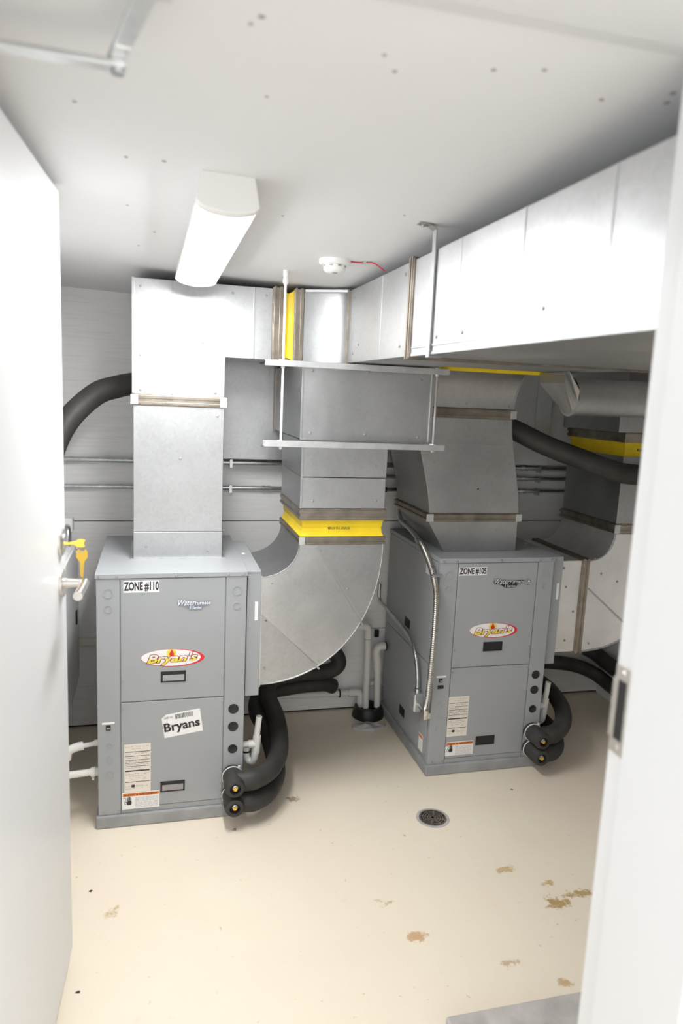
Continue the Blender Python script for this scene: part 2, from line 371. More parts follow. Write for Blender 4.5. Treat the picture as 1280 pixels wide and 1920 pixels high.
key('door_key', dl(u0, -.036, dz - .004), -nx, Vector((0, 0, .7)) + ux * .7, ux * .7 - Vector((0, 0, .7)), 'brass key turned in the deadbolt of the white door')
key('door_key', dl(u0 + .004, -.052, dz - .052), (0, 0, -1.25), nx * 1.1 - ux * .1, ux, 'brass key hanging below the deadbolt of the white door')
g = G(); g.tube([dl(u0 + .002, -.047, dz - .016) + nx * (.012 * math.cos(a)) + Vector((0, 0, .014 * math.sin(a))) for a in [2 * math.pi * k / 16 for k in range(17)]], .0009, 6)
obj('key_ring', g, 'steel', label='thin steel ring joining the two brass keys', cat='key ring')
# door closer arm
ca = thing('door_closer', (-.10, 1.17, 2.12), 'grey two-piece door closer arm under the ceiling at top left', 'door closer')
def bar(g, a, b, w, h):
    a, b = Vector(a), Vector(b); d = (b - a).normalized(); s_ = d.cross(Vector((0, 0, 1))).normalized() * w / 2; k = Vector((0, 0, h / 2))
    return g.loft([[p - s_ - k, p + s_ - k, p + s_ + k, p - s_ + k] for p in (a, b)])
obj('main_arm', bar(G(), (-.262, 1.182, 2.137), (-.040, 1.173, 2.129), .028, .010), 'zinc', ca, bev=.002)
obj('forearm', bar(G(), (-.056, 1.190, 2.141), (-.005, .955, 2.141), .026, .009), 'zinc', ca, bev=.002)
obj('pivot', G().cyl((-.052, 1.174, 2.118), (-.052, 1.174, 2.148), .010, n=16), 'emt', ca, smooth=True)
obj('adjusting_sleeve', bar(G(), (-.050, 1.163, 2.141), (-.042, 1.125, 2.141), .024, .014), 'zinc', ca, bev=.002)
obj('frame_bracket', G().box(-.03, .02, .945, .985, 2.135, 2.164), 'zinc', ca, bev=.002)

# ================================================================== heat pumps
W, D, ZB, ZT = .544, .685, .051, 1.001
def heat_pump(ox, oy, zone, second, label):
    t = thing('heat_pump', (ox, oy, 0), label, 'heat pump')
    X = lambda v: ox + v
    Y = lambda v: oy + v
    def B(name, x0, x1, y0, y1, z0, z1, m_='paint', bev=.002, par=None): return obj(name, G().box(X(x0), X(x1), Y(y0), Y(y1), z0, z1), m_, par or t, bev=bev)
    B('base_pad', -.009, W + .009, -.009, D + .009, 0, ZB, 'pad', .006)
    B('cabinet', .004, W - .004, .006, D - .002, ZB, ZT - .02)
    B('corner_post', 0, .0815, 0, .03, ZB, .981); B('corner_post', .4665, W, 0, .03, ZB, .981)
    B('bottom_rail', .083, .465, .002, .03, ZB, .073)
    up = B('access_panel', .0845, .4635, -.001, .012, .506, .979); lo = B('access_panel', .0845, .4635, -.001, .012, .0755, .502)
    for s_ in (0, 1):
        for z0, z1 in ((.076, .502), (.506, .979)):
            sp_ = B('side_panel', -.0015 if s_ == 0 else W - .004, .004 if s_ == 0 else W + .001, .035, D - .004, z0, z1)
            if s_ == 0:
                hz_ = .60 if z0 > .4 else .145
                obj('recessed_handle', G().box(X(-.0035), X(-.001), Y(.32), Y(.39), hz_ - .022, hz_ + .022), 'black', sp_)
                for yy in (.05, .66):
                    for zz in (z0 + .07, z1 - .03): screw(sp_, (X(-.0015), Y(yy), zz), '-x')
    B('lid', -.004, W + .004, -.004, D + .002, .981, ZT, bev=.003)
    for x in (.012, .072, .282, .474, .53): screw(t, (X(x), Y(-.004), .990))
    for x in (.022, .074): screw(t, (X(x), Y(0), .062))
    screw(up, (X(.458), Y(-.001), .588)); screw(up, (X(.091), Y(-.001), .588)); screw(lo, (X(.459), Y(-.001), .487)); screw(lo, (X(.09), Y(-.001), .483))
    # recessed handles
    for pn, z in ((up, .597), (lo, .149)):
        g = G(); x0, x1, z0, z1 = X(.228), X(.32), z - .021, z + .021; y = Y(-.001)
        g.box(x0, x1, y - .003, y, z1 - .004, z1); g.box(x0, x1, y - .003, y, z0, z0 + .004); g.box(x0, x0 + .004, y - .003, y, z0, z1); g.box(x1 - .004, x1, y - .003, y, z0, z1)
        h = obj('recessed_handle', g, 'black', pn)
        obj('handle_pocket', G().box(x0, x1, y - .0008, y, z0, z1), 'black', pn)
        if not second:
            obj('handle_grip', G().prism([(x0 + .007, z0 + .005), (x1 - .006, z0 + .005), (x1 - .006, z1 - .014), (x0 + .007, z1 - .014)], 'y', y - .0025, y), 'paint' if z > .3 else 'inkgrey', pn)
    # knockouts and ports
    def ring(x, z, r):
        g = G(); n = 28
        for a, b in ((r, r - .0022),):
            g.loft([[(X(x) + rr * math.cos(2 * math.pi * k / n), yy, z + rr * math.sin(2 * math.pi * k / n)) for k in range(n)] for rr, yy in ((a, Y(0)), (a, Y(-.002)), (b, Y(-.002)), (b, Y(.001)))], cap=False)
        obj('knockout', g, 'paint', t, smooth=False)
    for x, z, r in ((.041, .927, .018), (.041, .868, .0145), (.507, .926, .018), (.507, .866, .0145), (.042, .334, .0125), (.042, .278, .0135), (.042, .217, .016)): ring(x, z, r)
    for z, r in ((.45, .020), (.377, .020), (.283, .0185)):
        obj('port_plug', G().rev((X(.503), Y(0), z), (0, -1, 0), [(-.002, r), (.0012, r), (.0016, r * .8), (.0006, r * .7)], 28), 'black', t, smooth=True)
    sw = obj('switch', G().box(X(.030), X(.047), Y(-.003), Y(0), .398, .417), 'black', t) if not second else obj('switch', G().box(X(.029), X(.045), Y(-.003), Y(0), .441, .457), 'black', t)
    zsw = .407 if not second else .449
    obj('rocker', G().box(X(.033), X(.044), Y(-.005), Y(-.003), zsw - .004, zsw + .001), 'inkgrey', sw)
    obj('switch_label', G().box(X(.016), X(.061), Y(-.0008), Y(0), zsw + .014, zsw + .022), 'label', t)
    if second: obj('circuit_breaker', G().box(X(.024), X(.052), Y(-.002), Y(0), .411, .427), 'black', t)
    # filter rack on the right side
    fr = B('filter_rack', W + .004, .602, .018, .57, .492, .990, bev=.002)
    B('rack_lid', W + .003, .600, .016, .572, .988, .997, bev=.002)
    obj('rack_label', G().box(X(.585) - .006, X(.585) + .006, Y(.0172), Y(.018), .80, .875), 'label', fr)
    obj('rack_label', G().box(X(.560), X(.572), Y(.30), Y(.325), .997, .9976), 'label', t)
    # zone label
    zx0, zx1, zz0, zz1 = (.095, .222, .928, .973) if not second else (.087, .217, .925, .962)
    y = Y(-.001)
    zl = obj('zone_label', G().box(X(zx0), X(zx1), y - .0006, y, zz0, zz1), 'label', t); zl['label'] = 'white label reading ' + zone
    text('lettering', zone, (X((zx0 + zx1) / 2), y - .001, (zz0 + zz1) / 2), (zx1 - zx0) * .95, (zz1 - zz0) * .74, 'ink', zl, bold=.042)
    # maker badge
    bx, bz, bw = (.349, .884, .126) if not second else (.3275, .893, .150)
    pm = 'blueplate' if not second else 'black'
    bd = obj('maker_badge', G().prism([(X(bx) + a * bw, bz + b) for a, b in ((-.5, .002), (-.34, .008), (.0, .004), (.49, .006), (.47, -.008), (.30, -.010), (.20, -.026), (-.14, -.026), (-.26, -.012), (-.44, -.008))], 'y', y - .003, y), pm, t)
    bd['label'] = 'raised maker badge with silver lettering'
    text('backing', 'Water', (X(bx) - bw * .22, y - .0015, bz + .002), bw * .50, .023, pm, bd, bold=.05, shear=.35)
    text('lettering', 'Water', (X(bx) - bw * .22, y - .0037, bz + .002), bw * .50, .023, 'silver', bd, bold=.012, shear=.35)
    text('backing', 'Furnace', (X(bx) + bw * .25, y - .0015, bz), bw * .46, .0145, pm, bd, bold=.05, shear=.1)
    text('lettering', 'Furnace', (X(bx) + bw * .25, y - .0037, bz), bw * .46, .0145, 'silver', bd, bold=.012, shear=.1)
    text('lettering', '5 Series', (X(bx) + bw * .03, y - .0037, bz - .0185), bw * .36, .011, 'silver', bd, bold=.012, shear=.2)
    if second:
        cx, cz = X(.424), .889
        n = 28
        obj('roundel', G().cyl((cx, y, cz), (cx, y - .003, cz), .0165, n=28), 'black', bd)
        for ra, rb in ((.0165, .0148), (.0125, .0113)):
            g = G().loft([[(cx + r * math.cos(2 * math.pi * k / n), yy, cz + r * math.sin(2 * math.pi * k / n)) for k in range(n)] for r, yy in ((ra, y - .003), (ra, y - .0036), (rb, y - .0036), (rb, y - .003))], cap=False)
            obj('roundel_ring', g, 'silver', bd)
        g = G(); g.prism([(cx - .009, cz + .001), (cx + .009, cz + .001), (cx, cz + .011)], 'y', y - .0036, y - .003)
        for dz_ in (-.002, -.006): g.box(cx - .011, cx + .011, y - .0036, y - .003, cz + dz_ - .001, cz + dz_ + .0008)
        obj('roundel_mark', g, 'silver', bd)
    # oval logo sticker
    lx, lz, tilt = X(.2725), .671, math.radians(-1.5)
    def ell(cx, cz, a, b, th=tilt, n=44): return [(cx + a * math.cos(q_) * math.cos(th) - b * math.sin(q_) * math.sin(th), cz + a * math.cos(q_) * math.sin(th) + b * math.sin(q_) * math.cos(th)) for q_ in [2 * math.pi * k / n for k in range(n)]]
    lg = obj('logo_sticker', poly_y(ell(lx, lz, .1165, .0345), y, .0005), 'red', t); lg['label'] = "oval white and red Bryan's logo sticker"
    obj('oval_field', poly_y(ell(lx - .0065, lz + .001, .109, .0325), y - .0005, .0004), 'label', lg)
    obj('sun_disc', poly_y(ell(lx - .006, lz + .0185, .0185, .0150), y - .0009, .0003), 'sun', lg)
    obj('flame_drop', poly_y([(lx - .005 + a, lz + .014 + b) for a, b in ((0, .020), (.005, .010), (.009, .003), (.008, -.004), (0, -.008), (-.008, -.004), (-.009, .003), (-.005, .010))], y - .0012, .0003), 'red', lg)
    text('lettering_outline', "Bryan's", (lx - .002, y - .0018, lz - .004), .180, .041, 'darkred', lg, bold=.072, shear=.3, rot=.02)
    text('lettering', "Bryan's", (lx - .002, y - .0022, lz - .004), .180, .041, 'filltext', lg, bold=.026, shear=.3, rot=.02)
    # rating plate
    dx0, dx1, dz0, dz1 = (.095, .192, .138, .335) if not second else (.082, .180, .180, .369)
    dp = obj('rating_label', G().box(X(dx0), X(dx1), y - .0005, y, dz0, dz1), 'cream', t); dp['label'] = 'cream rating label with ruled lines'
    hgt = dz1 - dz0; wx0, wx1 = X(dx0) + .004, X(dx1) - .004
    for fr_, th in ((.155, .0022), (.245, .0016), (.325, .0016), (.385, .0016), (.455, .0016), (.54, .005), (.78, .002)):
        obj('printed_rule', G().box(wx0, wx1, y - .0009, y - .0004, dz1 - fr_ * hgt - th, dz1 - fr_ * hgt), 'ink', dp)
    g = G(); rr = random.Random(3)
    for row in (.05, .095, .19, .205, .275, .29, .345, .36, .41, .425, .49, .61, .63, .66, .70, .73, .86, .88, .92):
        x = wx0
        while x < wx1 - .012:
            l = rr.uniform(.004, .012)
            if rr.random() < .65: g.box(x, x + l, y - .0008, y - .0004, dz1 - row * hgt - .0012, dz1 - row * hgt)
            x += l + .003
    obj('fine_print', g, 'inkgrey', dp, kind='stuff')
    obj('certification_mark', G().box(X(dx0) + .026, X(dx0) + .038, y - .0009, y - .0004, dz0 + .02, dz0 + .031), 'ink', dp)
    # warning label
    wx0, wx1, wz0, wz1 = (.087, .225, .069, .137) if not second else (.082, .217, .087, .153)
    wl_ = obj('warning_label', G().box(X(wx0), X(wx1), y - .0012, y, wz0, wz1), 'label', t); wl_['label'] = 'white and orange bilingual warning label'
    obj('orange_band', G().box(X(wx0) + .002, X(wx1) - .002, y - .0016, y - .0011, wz1 - .015, wz1 - .003), 'orange', wl_)
    text('lettering', 'WARNING', (X(wx0) + .026, y - .0019, wz1 - .009), .040, .007, 'ink', wl_, bold=.012)
    text('lettering', 'AVERTISSEMENT', (X(wx0) + .096, y - .0019, wz1 - .009), .068, .007, 'ink', wl_, bold=.012)
    obj('alert_triangle', poly_y([(X(wx0) + .050, wz1 - .013), (X(wx0) + .058, wz1 - .013), (X(wx0) + .054, wz1 - .005)], y - .0016, .0003), 'ink', wl_)
    hx, hz2 = X(wx0) + .026, wz0 + .018
    g = G(); g.prism([(hx - .008, hz2), (hx + .007, hz2), (hx + .009, hz2 + .010), (hx + .007, hz2 + .016), (hx - .006, hz2 + .016), (hx - .009, hz2 + .008)], 'y', y - .0018, y - .0011)
    for i, h_ in enumerate((.030, .034, .033, .028)): g.box(hx - .0065 + i * .0036, hx - .0038 + i * .0036, y - .0018, y - .0011, hz2 + .014, hz2 + h_)
    g.prism([(hx - .008, hz2 + .006), (hx - .014, hz2 + .013), (hx - .012, hz2 + .015), (hx - .006, hz2 + .010)], 'y', y - .0018, y - .0011)
    obj('hand_symbol', g, 'ink', wl_)
    obj('wire_symbol', G().tube(spline([(hx - .022, y - .0014, hz2 + .030), (hx - .014, y - .0014, hz2 + .029), (hx - .012, y - .0014, hz2 + .024), (hx - .018, y - .0014, hz2 + .010), (hx - .015, y - .0014, hz2 + .004), (hx - .009, y - .0014, hz2 + .006)], 5), .0008, 5), 'ink', wl_)
    g = G()
    for k in range(9):
        z = wz1 - .021 - k * .005; x = X(wx0) + .048
        while x < X(wx1) - .012:
            l = rr.uniform(.006, .018); g.box(x, min(x + l, X(wx1) - .006), y - .0017, y - .0011, z - .001, z); x += l + .003
    obj('fine_print', g, 'inkgrey', wl_, kind='stuff')
    if not second:
        # unit sticker with barcode, slightly tilted
        c = (X(.3085), .406); a = math.radians(8); hw, hh = .073, .0465
        R2 = lambda u, v: (c[0] + u * math.cos(a) - v * math.sin(a), c[1] + u * math.sin(a) + v * math.cos(a))
        st = obj('unit_sticker', poly_y([R2(-hw, -hh), R2(hw, -hh), R2(hw, hh), R2(-hw + .016, hh), R2(-hw, hh - .012)], y, .0006), 'label', t); st['label'] = 'white barcode sticker reading Bryans'
        obj('peeled_corner', poly_y([R2(-hw + .016, hh), R2(-hw, hh - .012), R2(-hw + .014, hh - .008)], y - .0006, .0015), 'cream', st)
        text('lettering', 'Bryans', (R2(-.002, -.011)[0], y - .001, R2(-.002, -.011)[1]), .132, .043, 'ink', st, bold=.03, rot=a)
        text('lettering', 'UNIT ID', (R2(-.048, .033)[0], y - .001, R2(-.048, .033)[1]), .030, .008, 'ink', st, bold=.006, rot=a)
        g = G(); u = -.022; rr2 = random.Random(5)
        while u < .045:
            w_ = rr2.choice((.0012, .0012, .0024)); q_ = [R2(u, .022), R2(u + w_, .022), R2(u + w_, .041), R2(u, .041)]
            g.prism(q_, 'y', y - .0010, y - .0005); u += w_ + rr2.choice((.0012, .0018))
        obj('barcode', g, 'ink', st)
    else:
        # labels on the left side
        sl = obj('side_label', G().box(X(-.0022), X(-.0014), Y(.10), Y(.16), .90, .965), 'label', t); sl['label'] = 'white and orange label on the left side'
        obj('orange_band', G().box(X(-.003), X(-.0021), Y(.104), Y(.135), .925, .937), 'orange', sl)
        sl = obj('side_label', G().box(X(-.0022), X(-.0014), Y(.065), Y(.115), .075, .155), 'label', t); sl['label'] = 'cream side label with orange top'
        obj('orange_band', G().box(X(-.003), X(-.0021), Y(.068), Y(.112), .138, .150), 'orange', sl)
    return t
hp1 = heat_pump(-.202, 2.648, 'ZONE #110', False, 'grey heat pump cabinet labelled ZONE #110, the one nearer the door')
hp2 = heat_pump(1.189, 2.796, 'ZONE #105', True, 'grey heat pump cabinet labelled ZONE #105, the one on the right')

# ================================================================== ducts
# supply duct of the first heat pump: riser, then an arm to the right
Y0, Y1 = 2.876, 3.20
sd = thing('supply_duct', (.095, 3.08, 1.0), 'bright galvanized supply riser rising from the ZONE #110 cabinet to the ceiling', 'duct')
XA, XB = -.078, .267
obj('base_section', G().box(XA, XB, Y0, Y1, 1.001, 1.108), 'galv', sd, bev=.002)
obj('lower_section', G().box(XA + .001, XB - .001, Y0 + .001, Y1, 1.109, 1.603), 'galv', sd, bev=.002)
obj('left_sheet', G().box(XA, .063, Y0, Y1, 1.644, 2.070), 'galv', sd, bev=.002)
obj('elbow_sheet', G().prism([(.0645, 1.644), (XB, 1.644), (XB, 1.797), (.372, 1.797), (.372, 2.070), (.0645, 2.070)], 'y', Y0 + .0012, Y1), 'galv', sd, bev=.002)
obj('end_sheet', G().box(.374, .446, Y0, Y1, 1.797, 2.070), 'galv', sd, bev=.002)
obj('standing_seam', G().box(.370, .3765, Y0 - .004, Y0 + .01, 1.798, 2.069), 'galv', sd, bev=.001)
obj('standing_seam', G().box(.061, .0665, Y0 - .0035, Y0 + .01, 1.646, 2.069), 'galv', sd, bev=.001)
obj('corner_seam', G().box(XA - .004, XA + .006, Y0 - .004, Y0 + .006, 1.645, 2.071), 'galv', sd, bev=.001)
obj('base_angle', G().box(XA - .014, XB + .014, Y0 - .012, Y1, 1.001, 1.004), 'zinc', sd)
flange(sd, 'z', (XA, XB, Y0, Y1), 1.603, 1.644, .010, [(XA + .005, Y0 - .010, 1.6235, .014, .003, .019), (XB - .005, Y0 - .010, 1.6235, .014, .003, .019)])
for x, z in ((-.05, 2.04), (.29, 2.04), (.42, 2.04), (.23, 1.66), (-.05, 1.66), (.10, 1.40), (-.05, 1.79), (.24, 1.60 - .03), (.21, 1.03), (-.03, 1.05), (.18, 1.85)): screw(sd, (x, Y0, z))
flange(sd, 'x', (Y0, Y1, 1.797, 2.070), .446, .488, .008)
y_ = pinch(sd, 'x', (Y0, Y1, 1.797, 2.070), .488, .530, .016)
flange(sd, 'x', (Y0, Y1, 1.797, 2.070), .530, .570, .008)
# main trunk A with the elbow joining it
tk = thing('trunk_duct', (.895, 1.9, 1.796), 'large galvanized trunk duct running along the ceiling toward the door', 'duct')
inn = arc(.571, 2.786, .158, .09, 90, 0, 12)
out = arc(.571, 2.786, .489, .414, 0, 90, 18)
obj('elbow_section', G().prism(inn + out, 'z', 1.797, 2.070), 'galv', tk, bev=.0015, smooth=True)
obj('elbow_rim', G().loft([[(x - .004 * i, y + .002 - .008 * i, z) for x, y in inn for i in (0,)] for z in (2.066, 2.076) for i in (0,)], cap=False), 'galv', tk)
TX0, TX1, TZ0, TZ1 = .729, 1.06, 1.797, 2.070
cuts = [2.786, 2.60, 2.35, 2.085]
for a, b in ((2.786, 2.36), (2.36, 2.085), (2.045, 1.72), (1.72, 1.40), (1.40, 1.10), (1.10, .956)):
    obj('duct_section', G().box(TX0, TX1, b + .0003, a - .0003, TZ0, TZ1), 'galv', tk, bev=.0015)
for yy in (2.36, 1.72, 1.40, 1.10):
    obj('standing_seam', G().box(TX0 - .0016, TX0 + .01, yy - .003, yy + .003, TZ0 + .03, TZ1), 'galv', tk, bev=.001)
obj('bottom_seam', G().box(TX0 - .003, TX0 + .01, .956, 2.04, TZ0 - .002, TZ0 + .006), 'galv', tk, bev=.001)
obj('bottom_seam', G().box(TX0 - .0025, TX0 + .01, .956, 2.04, TZ0 + .020, TZ0 + .026), 'galv', tk, bev=.001)
flange(tk, 'y', (TX0, TX1, TZ0, TZ1), 2.776, 2.790, .007)
flange(tk, 'y', (TX0, TX1, TZ0, TZ1), 2.047, 2.083, .009)
for yy, z in ((2.70, 1.83), (2.15, 1.83), (2.13, 2.04), (1.30, 1.86), (1.68, 1.84), (1.85, 1.84), (2.70, 2.04), (2.62, 1.86)): screw(tk, (TX0, yy, z), '-x')
# supply of the second heat pump: transition, offset, elbow toward the door, trunk B
s2 = thing('supply_duct', (1.43, 3.09, 1.0), 'dull galvanized offset supply duct rising from the ZONE #105 cabinet', 'duct')
def rect(x0, x1, y0, y1, z): return [(x0, y0, z), (x1, y0, z), (x1, y1, z), (x0, y1, z)]
obj('base_transition', G().loft([rect(1.254, 1.606, 2.926, 3.25, 1.001), rect(1.161, 1.592, 2.90, 3.33, 1.145)]), 'galv_dull', s2, bev=.002)
flange(s2, 'z', (1.161, 1.592, 2.90, 3.33), 1.145, 1.180, .012, [(1.163, 2.889, 1.1625, .016, .003, .017), (1.590, 2.889, 1.1625, .014, .003, .017)])
rings = []
for i in range(15):
    t_ = i / 14; z = 1.180 + (1.598 - 1.180) * t_; e = t_ * t_ * (3 - 2 * t_); e = .25 * t_ + .75 * e
    rings.append(rect(1.161 - .081 * e, 1.592 - .067 * e, 2.90, 3.33, z))
obj('offset_section', G().loft(rings), 'galv_dull', s2, bev=.002, smooth=True)
obj('cross_seam', G().box(1.085, 1.553, 2.8975, 2.91, 1.484, 1.4865), 'galv', s2)
obj('drilled_hole', G().cyl((1.385, 2.8995, 1.29), (1.385, 2.905, 1.29), .004, n=10), 'black', s2)
flange(s2, 'z', (1.080, 1.525, 2.90, 3.33), 1.598, 1.640, .010, [(1.523, 2.890, 1.619, .014, .003, .018)])
inn = arc(2.73, 1.641, .17, .168, 0, 90, 12); out2 = arc(2.73, 1.641, .60, .40, 90, 0, 16)
obj('elbow_section', G().prism(inn + out2, 'x', 1.080, 1.525), 'galv_dull', s2, smooth=True, bev=.0015)
obj('elbow_seam', G().tube([(1.526, a, b) for a, b in inn], .004, 6), 'galv', s2, smooth=True)
pinch(s2, 'y', (1.082, 1.545, 1.788, 2.04), 2.666, 2.73, .004)
for x, z in ((1.30, 1.66), (1.50, 1.655), (1.17, 1.405), (1.35, 1.42), (1.35, 1.21), (1.53, 1.40), (1.30, 1.012), (1.55, 1.012), (1.50, 1.58), (1.39, 1.212)): screw(s2, (x, 2.90 if z > 1.1 else 2.925, z))
tb = thing('trunk_duct', (1.33, 1.85, 1.80), 'shadowed galvanized trunk duct on the far side of the main trunk, seen from below', 'duct')
for a, b in ((2.665, 2.15), (2.11, 1.6), (1.6, 1.2), (1.2, .956)):
    obj('duct_section', G().box(1.078, 1.605, b + .001, a - .001, 1.800, 2.04), 'galv', tb, bev=.0015)
flange(tb, 'y', (1.078, 1.605, 1.800, 2.04), 2.112, 2.148, .006)
# return duct of the first heat pump: quarter elbow, riser, header box
r1 = thing('return_duct', (.65, 2.93, .515), 'galvanized quarter-circle return elbow and riser right of the ZONE #110 cabinet', 'duct')
RY0, RY1 = 2.722, 3.16
ec = (.402, 1.085)
inn = arc(ec[0], ec[1], .152, .130, 270, 360, 14); outr = arc(ec[0], ec[1], .497, .572, 360, 270, 28, e=.94)
obj('elbow_section', G().prism(inn + outr, 'y', RY0, RY1), 'galv', r1, smooth=True, bev=.002)
rim = lambda a, d: [(x, RY0 - .001, z) for x, z in a]
obj('elbow_seam', G().tube(rim(outr, 0), .003, 8), 'galv', r1, smooth=True)
obj('elbow_seam', G().tube(rim(inn, 0), .003, 8), 'galv', r1, smooth=True)
def diag(x0, z0, x1, z1, par, y, w=.0035):
    d = Vector((x1 - x0, 0, z1 - z0)).normalized(); s_ = Vector((-d.z, 0, d.x)) * w
    a, b = Vector((x0, y, z0)), Vector((x1, y, z1)); k = Vector((0, -.004, 0))
    obj('diagonal_seam', G().loft([[p - s_, p + s_, p + s_ + k, p - s_ + k] for p in (a, b)]), 'galv', par)
mid = [p for p in outr if p[0] < .835 and p[0] > .65]
obj('middle_sheet', G().prism([(.625, 1.083)] + mid + [(.412, .80), (.412, .957)] + inn[1:] , 'y', RY0 - .0018, RY0 + .001), 'galv_b', r1)
diag(.625, 1.075, .83, .745, r1, RY0); diag(.412, .80, .655, .565, r1, RY0)
obj('mounting_collar', G().box(.400, .412, RY0 - .006, RY1, .505, .962), 'zinc', r1)
flange(r1, 'z', (.556, .899, RY0, RY1), 1.085, 1.118, .008, [(.562, RY0 - .009, 1.101, .012, .003, .015)])
yc = pinch(r1, 'z', (.556, .899, RY0, RY1), 1.118, 1.183, .011)
text('lettering', 'MADE IN CANADA', (.715, RY0 + .008, 1.15), .09, .015, 'ink', yc, bold=.004)
flange(r1, 'z', (.556, .899, RY0, RY1), 1.183, 1.228, .008)
obj('riser_section', G().box(.552, .897, RY0, RY1, 1.229, 1.352), 'galv_b', r1, bev=.002)
obj('riser_section', G().box(.551, .898, RY0 - .001, RY1, 1.354, 1.4955), 'galv', r1, bev=.002)
obj('corner_seam', G().box(.549, .559, RY0 - .004, RY0 + .006, 1.23, 1.495), 'galv', r1, bev=.001)
for x, z in ((.60, 1.26), (.86, 1.262), (.45, .93), (.66, .87), (.43, .78), (.43, .58), (.82, .77), (.64, 1.06), (.76, .90), (.65, .60), (.85, 1.40)): screw(r1, (x, RY0, z))
hb = thing('header_box', (.81, 3.1, 1.5), 'galvanized header box hung on two struts below the trunk duct', 'duct')
obj('front_sheet', G().box(.546, 1.071, RY0 - .002, RY0 + .003, 1.5, 1.782), 'galv_b', hb, bev=.001)
obj('box_body', G().box(.544, 1.069, RY0 + .002, 3.372, 1.4995, 1.780), 'galv', hb, bev=.002)
obj('end_flange', G().box(.5385, .548, 3.33, 3.372, 1.49, 1.79), 'flange', hb)
g = G(); g.box(.540, .548, RY0 - .006, RY0 + .004, 1.498, 1.784); g.box(1.062, 1.074, RY0 - .008, RY0 + .004, 1.498, 1.784); g.box(.540, 1.074, RY0 - .007, RY0 + .003, 1.496, 1.503); g.box(.540, 1.074, RY0 - .005, RY0 + .003, 1.779, 1.785)
obj('edge_lip', g, 'galv', hb, bev=.001)
for x, z in ((.58, 1.77 - .01), (.80, 1.765), (1.02, 1.745), (.58, 1.525), (.80, 1.525), (1.02, 1.52)): screw(hb, (x, RY0 - .002, z))
# return duct of the second heat pump
r2 = thing('return_duct', (2.1, 3.1, .52), 'pale galvanized return elbow and riser right of the ZONE #105 cabinet', 'duct')
QY0, QY1 = 2.868, 3.33
obj('side_section', G().box(1.793, 1.922, QY0, QY1, .524, .965), 'galv_pale', r2, bev=.002)
flange(r2, 'x', (QY0, QY1, .524, .965), 1.922, 1.962, .010)
inn = arc(1.964, 1.09, .118, .125, 270, 360, 14); outr = arc(1.964, 1.09, .49, .566, 360, 270, 24, e=.94)
obj('elbow_section', G().prism(inn + outr, 'y', QY0, QY1), 'galv_pale', r2, smooth=True, bev=.002)
obj('elbow_seam', G().tube([(x, QY0 - .001, z) for x, z in inn], .0045, 8), 'galv', r2, smooth=True)
obj('elbow_seam', G().tube([(x, QY0 - .001, z) for x, z in outr], .0045, 8), 'galv', r2, smooth=True)
diag(1.97, .83, 2.25, .60, r2, QY0)
flange(r2, 'z', (2.082, 2.454, QY0, QY1), 1.092, 1.136, .010, [(2.082, QY0 - .011, 1.114, .014, .003, .02)])
obj('riser_section', G().box(2.082, 2.454, QY0, QY1, 1.137, 1.452), 'galv_dull', r2, bev=.002)
yc = pinch(r2, 'z', (2.082, 2.454, QY0, QY1), 1.452, 1.515, .011)
text('lettering', 'MADE IN CANADA', (2.20, QY0 + .008, 1.483), .09, .015, 'ink', yc, bold=.004)
flange(r2, 'z', (2.082, 2.454, QY0, QY1), 1.515, 1.56, .010)
obj('header_section', G().box(2.04, 2.50, QY0 - .004, QY1, 1.561, 1.765), 'galv_dull', r2, bev=.002)
for x, z in ((1.83, .93), (1.87, .58), (1.90, .72), (1.85, .84), (2.0, .56), (2.03, .90), (2.12, .86), (1.99, 1.0 - .03)): screw(r2, (x, QY0, z))
# round branch
rd = thing('round_duct', (1.95, 2.58, 1.63), 'round galvanized branch pipe below the ceiling at far right', 'duct')
def circ_x(x, y, z, r, n=24): return [(x, y + r * math.cos(2 * math.pi * k / n), z + r * math.sin(2 * math.pi * k / n)) for k in range(n)]
def sq_x(x, y, z, hy, hz_, n=24):
    o_ = []
    for k in range(n):
        a = 2 * math.pi * k / n; c, s_ = math.cos(a), math.sin(a); k_ = 1 / max(abs(c), abs(s_)); o_.append((x, y + hy * c * k_, z + hz_ * s_ * k_))
    return o_
obj('pipe', G().loft([circ_x(1.60, 2.58, 1.706, .072), circ_x(2.52, 2.54, 1.712, .074)]), 'galv_dull', rd, smooth=True)
obj('collar', G().loft([circ_x(1.592, 2.58, 1.706, .070), circ_x(1.594, 2.58, 1.706, .077), circ_x(1.606, 2.58, 1.706, .077), circ_x(1.608, 2.58, 1.706, .072)]), 'galv_dull', rd, smooth=True)
obj('takeoff_boot', G().loft([sq_x(1.50, 2.56, 1.776, .095, .020), circ_x(1.594, 2.58, 1.706, .070)]), 'galv_dull', rd)
obj('mounting_tab', G().loft([[(1.50, 2.44, 1.798), (1.57, 2.47, 1.73), (1.572, 2.475, 1.73), (1.502, 2.445, 1.798)], [(1.50, 2.475, 1.798), (1.585, 2.50, 1.69), (1.587, 2.505, 1.69), (1.502, 2.48, 1.798)]]), 'galv', rd)
# flat duct along the back wall
bd = thing('wall_duct', (1.0, 3.44, 1.345), 'flat galvanized duct fixed along the back wall behind the risers', 'duct')
for a, b in ((-.04, .52), (.523, 1.2), (1.203, 1.905), (1.908, 1.995)):
    obj('duct_section', G().box(a, b, 3.375, 3.50, 1.355, 1.82), 'galv', bd, bev=.0015)
for x in (.5215, 1.2015, 1.9065): obj('standing_seam', G().box(x - .004, x + .004, 3.371, 3.38, 1.356, 1.82), 'galv', bd)
screw(bd, (.49, 3.375, 1.42))

